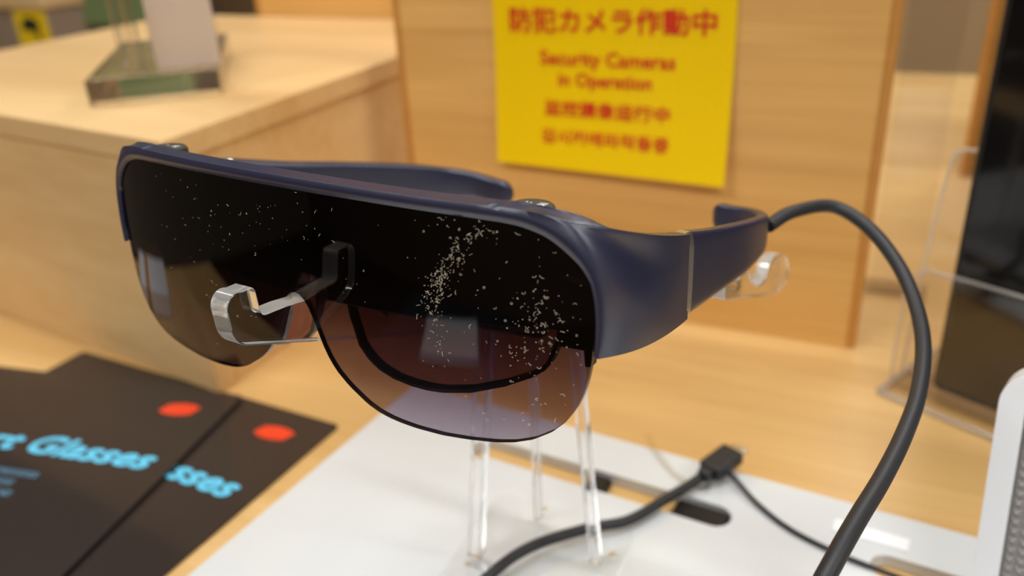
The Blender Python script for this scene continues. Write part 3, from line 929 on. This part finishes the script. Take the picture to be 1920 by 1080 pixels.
mesh_obj('strap', vs, fs, clear_sheet('clear_strap', (0.97, 0.96, 0.95, 1), 0.08, 0.2), t)
tube('rivet', [Vector((-0.0625, 0.3195, 0.0066)) - TL, Vector((-0.0625, 0.3195, 0.0080)) - TL], 0.0016, M['silver'], t, 14, 1)

# ------------------------------------------------------------------ clear block with card on the riser
RT = 0.1545
ax = Vector((-0.4468, 0.3514, RT)); u_ = Vector((0.0588, 0.0486, 0)).normalized(); v_ = Vector((-u_.y, u_.x, 0))
t = tag(empty('acrylic_card_holder', ax), 'thick clear acrylic block holder with cream card on the oak riser', 'holder')
def hb(a, b, z): return u_ * a + v_ * b + Vector((0, 0, z))
def hbox(name, a0, a1, b0, b1, z0, z1, mat, bev=0.0006):
    vs = [hb(a, b, z) for z in (z0, z1) for (a, b) in ((a0, b0), (a1, b0), (a1, b1), (a0, b1))]
    fs = [(0, 1, 2, 3), (7, 6, 5, 4)] + [(i, (i + 1) % 4, 4 + (i + 1) % 4, 4 + i) for i in range(4)]
    o = mesh_obj(name, vs, fs, mat, t)
    return bevel(o, bev, 2) if bev else o
hbox('block', 0, 0.0763, 0, 0.150, 0, 0.0160, M['acrylic'])
hbox('post', 0.029, 0.034, 0.006, 0.012, 0.0162, 0.20, M['acrylic'])
hbox('post', 0.014, 0.018, 0.050, 0.056, 0.0162, 0.20, M['acrylic'])
hbox('card', 0.040, 0.078, 0.014, 0.0146, 0.0164, 0.075, M['paper'], 0)
hbox('card_sleeve', 0.039, 0.080, 0.0128, 0.0136, 0.0162, 0.20, M['clear'], 0)

# ------------------------------------------------------------------ background at the far left
t = tag(empty('taupe_cabinet', (-1.765, 1.245, -0.78)), 'taupe cabinet with pale wooden top behind the riser at the far left', 'cabinet')
box('cabinet_body', (0, 0, 0.43), (0.36, 0.09, 0.86), M['greybox'], t, 0.004)
box('cabinet_top', (0, 0, 0.875), (0.37, 0.10, 0.03), M['riser'], t, 0.003)
t = tag(empty('camera_sticker', (-1.632, 1.199, 0.02)), 'small yellow camera warning sticker on the taupe cabinet', 'sticker')
box('sticker_sheet', (0, 0, 0.0), (0.094, 0.0012, 0.150), M['yellow'], t)
bl = [(-0.030, 0.020), (-0.022, 0.042), (0.004, 0.046), (0.026, 0.034), (0.016, 0.022), (0.022, 0.004), (0.012, 0.002), (0.004, 0.018)]
extrude('camera_pictogram', [bl], lambda u, v, wz: (u, wz, v), -0.0016, -0.0008, M['black_print'], t)
for zz in (-0.018, -0.034, -0.050):
    box('print_line', (0.002, -0.0011, zz), (0.056, 0.0008, 0.007), M['red'], t)
g = tag(empty('green_partition', (-2.62, 2.2, -0.78)), 'large plain green partition beyond the riser box', 'partition')
box('panel', (0, 0, 1.34), (0.72, 0.04, 1.36), M['green'], g, 0.004)
box('base_frame', (0, 0, 0.32), (0.72, 0.06, 0.64), M['wall_dark'], g, 0.004)

# ------------------------------------------------------------------ tablet in its clear holder at the right
hu = Vector((0.905, -0.427, 0)).normalized(); hn = Vector((0.427, 0.905, 0)).normalized()
ho = Vector((0.029, 0.447, 0))
def HP(a, z, d): return hu * a + hn * d + Vector((0, 0, z))
t = tag(empty('black_tablet', ho + Vector((0, 0, 0.0065))), 'tall black tablet standing in clear holder at the right edge', 'tablet')
extrude('body', [rounded(0.0, 0.0, 0.19, 0.30, 0.004)], lambda u, v, wz: HP(u, v, wz), 0.0012, 0.0075, M['black'], t, 0.0008)
extrude('screen', [rounded(0.003, 0.003, 0.187, 0.297, 0.003)], lambda u, v, wz: HP(u, v, wz), 0.0004, 0.0012, M['blackdev'], t)
t = tag(empty('tablet_holder', ho), 'clear acrylic holder with front pocket around the black tablet', 'holder')
pk = rounded(-0.0205, 0.0035, 0.205, 0.0740, 0.014, 6, (1, 1, 0, 0))
def frame_plate(name, loops, d0, d1, strip):
    extrude(name, loops, lambda u, v, wz: HP(u, v, wz), d0, d1, M['clear'], t)
extrude('front_pocket', [pk], lambda u, v, wz: HP(u, v, wz), -0.0050, -0.0022, M['clear'], t)
extrude('base_plate', [[(-0.0205, -0.0150), (0.205, -0.0150), (0.205, 0.050), (-0.0205, 0.050)]], lambda u, v, wz: HP(u, wz, v), 0.0004, 0.0034, M['clear'], t)
bk = [(-0.022, 0.0036), (0.205, 0.0036), (0.205, 0.34), (0.012, 0.34), (0.0085, 0.24), (0.006, 0.19), (0.004, 0.160), (0.0015, 0.143), (-0.003, 0.1365), (-0.009, 0.1350), (-0.0125, 0.1330), (-0.0145, 0.127), (-0.0175, 0.09)]
extrude('back_plate', [bk], lambda u, v, wz: HP(u, v, wz), 0.0085, 0.0115, M['clear'], t)
# polished edges of the sheets
def edge(pts, r, d):
    tube('polished_edge', [HP(u, v, d) for u, v in pts], r, M['acrylic_edge'], t, 8, 6)
edge([(0.0105, 0.30), (0.0088, 0.24), (0.0062, 0.19), (0.0042, 0.160), (0.0012, 0.143), (-0.003, 0.1363), (-0.009, 0.1352), (-0.0125, 0.1330), (-0.0145, 0.127), (-0.0180, 0.09), (-0.0205, 0.03), (-0.0205, 0.004)], 0.0011, 0.010)
edge([(0.204, 0.0745), (0.10, 0.0745), (0.0, 0.0745), (-0.012, 0.0725), (-0.0185, 0.0665), (-0.0205, 0.0580), (-0.0205, 0.03), (-0.0205, 0.004)], 0.0009, -0.0036)
tube('polished_edge', [HP(-0.0205, 0.0019, -0.0152), HP(0.05, 0.0019, -0.0152), HP(0.12, 0.0019, -0.0152), HP(0.205, 0.0019, -0.0152)], 0.0016, M['acrylic_edge'], t, 8, 3)
tube('polished_edge', [HP(-0.0207, 0.0019, -0.0152), HP(-0.0207, 0.0019, 0.01), HP(-0.0207, 0.0019, 0.05)], 0.0016, M['acrylic_edge'], t, 8, 3)
# tall clear sign sleeve further back
t = tag(empty('clear_sleeve', (0.004, 0.575, 0)), 'tall clear acrylic sleeve standing just behind the oak panel edge', 'holder')
box('sheet', (0, 0, 0.17), (0.030, 0.0025, 0.34), M['clear'], t)
box('edge_strip', (-0.0158, 0, 0.17), (0.0016, 0.0030, 0.34), M['clear_edge'], t)
box('edge_strip', (0.0158, 0, 0.17), (0.0016, 0.0030, 0.34), M['clear_edge'], t)
box('foot', (0, 0.004, 0.0012), (0.040, 0.030, 0.0022), M['clear'], t)

# ------------------------------------------------------------------ white device with pyramid grille, lower right
B0 = Vector((0.0416, 0.2565, 0.0062)); T0 = Vector((0.0383, 0.2829, 0.1130))
zu = (T0 - B0).normalized(); H_ = (T0 - B0).length
xu = Vector((0.975, -0.22, 0.0)); xu = (xu - zu * xu.dot(zu)).normalized(); nu = zu.cross(xu)   # nu points to the back
if nu.y < 0: nu = -nu
t = tag(empty('white_speaker', B0), 'white slab speaker with grey pyramid grille at the lower right corner', 'speaker')
def WP(a, b, d): return xu * a + zu * b + nu * d
W_ = 0.085
outer = rounded(0, 0, W_, H_, 0.011, 8)
inner = rounded(0.0078, 0.0078, W_ - 0.0078, H_ - 0.0078, 0.005, 8)
extrude('bezel', [outer, inner[::-1]], lambda u, v, wz: WP(u, v, wz), 0.0, 0.012, M['white_plastic'], t, 0.0022)
extrude('back_shell', [outer], lambda u, v, wz: WP(u, v, wz), 0.0121, 0.016, M['white_plastic'], t, 0.0015)
cell = 0.0034
vs, fs = [], []
nx = int((W_ - 0.0158) / cell); nz = int((H_ - 0.0158) / cell)
for i in range(nx):
    for j in range(nz):
        x0, z0 = 0.0082 + i * cell, 0.0082 + j * cell
        b = len(vs)
        for (u, v) in ((0, 0), (1, 0), (1, 1), (0, 1)): vs.append(WP(x0 + u * cell, z0 + v * cell, 0.0040))
        vs.append(WP(x0 + cell / 2, z0 + cell / 2, 0.0024))
        fs += [(b, b + 1, b + 4), (b + 1, b + 2, b + 4), (b + 2, b + 3, b + 4), (b + 3, b, b + 4)]
gr = mesh_obj('pyramid_grille', vs, fs, M['grille'], t, recalc=False)
gr['kind'] = 'stuff'
extrude('grille_backing', [rounded(0.0079, 0.0079, W_ - 0.0079, H_ - 0.0079, 0.004, 4)], lambda u, v, wz: WP(u, v, wz), 0.0041, 0.0118, M['grille'], t)
# prop at the back so that the leaning slab stands
vs = [WP(0.03, 0.060, 0.0162), WP(0.055, 0.060, 0.0162), WP(0.055, 0.066, 0.0162), WP(0.03, 0.066, 0.0162)]
q = WP(0.0425, 0, 0.060); zb = 0.0065 - B0.z
base_c = Vector((q.x, q.y + 0.0, zb))
vs += [base_c + xu * -0.0125, base_c + xu * 0.0125, base_c + xu * 0.0125 + Vector((0, 0.004, 0)), base_c + xu * -0.0125 + Vector((0, 0.004, 0))]
mesh_obj('prop', vs, [(0, 1, 2, 3), (4, 5, 6, 7), (0, 1, 5, 4), (1, 2, 6, 5), (2, 3, 7, 6), (3, 0, 4, 7)], M['white_plastic'], t)

# ------------------------------------------------------------------ out of view: card and carton the visor mirrors, plinth added below the card
t = tag(empty('added_plinth', (-0.306, -0.294, -0.78)), 'unseen dark plinth added in front of the table to carry a white card', 'plinth')
t.rotation_euler.z = math.radians(-8)
box('plinth_body', (0, 0, 0.375), (0.22, 0.20, 0.75), M['black'], t, 0.002)
box('plinth_top', (0, 0, 0.760), (0.24, 0.22, 0.020), M['black'], t, 0.002)
t = tag(empty('price_card', (-0.306, -0.294, -0.0098)), 'white paper card on the dark plinth, the pale rectangle mirrored in the visor', 'card')
t.rotation_euler.z = math.radians(-22)
box('card_sheet', (0, 0, 0.0010), (0.100, 0.110, 0.0016), M['white_plastic'], t)
box('card_foot', (0, 0.048, 0.0021), (0.100, 0.010, 0.0006), M['cyan_dim'], t)
t = tag(empty('white_carton', (-0.655, 0.130, 0.0)), 'flat white carton with an orange band, the bright streak mirrored at the visor end', 'box')
t.rotation_euler.z = math.radians(8)
box('carton', (0, 0, 0.0105), (0.095, 0.110, 0.020), M['white_plastic'], t, 0.001)
box('band', (0.0, 0.02, 0.0107), (0.0962, 0.016, 0.0206), M['edge'], t, 0.0005)
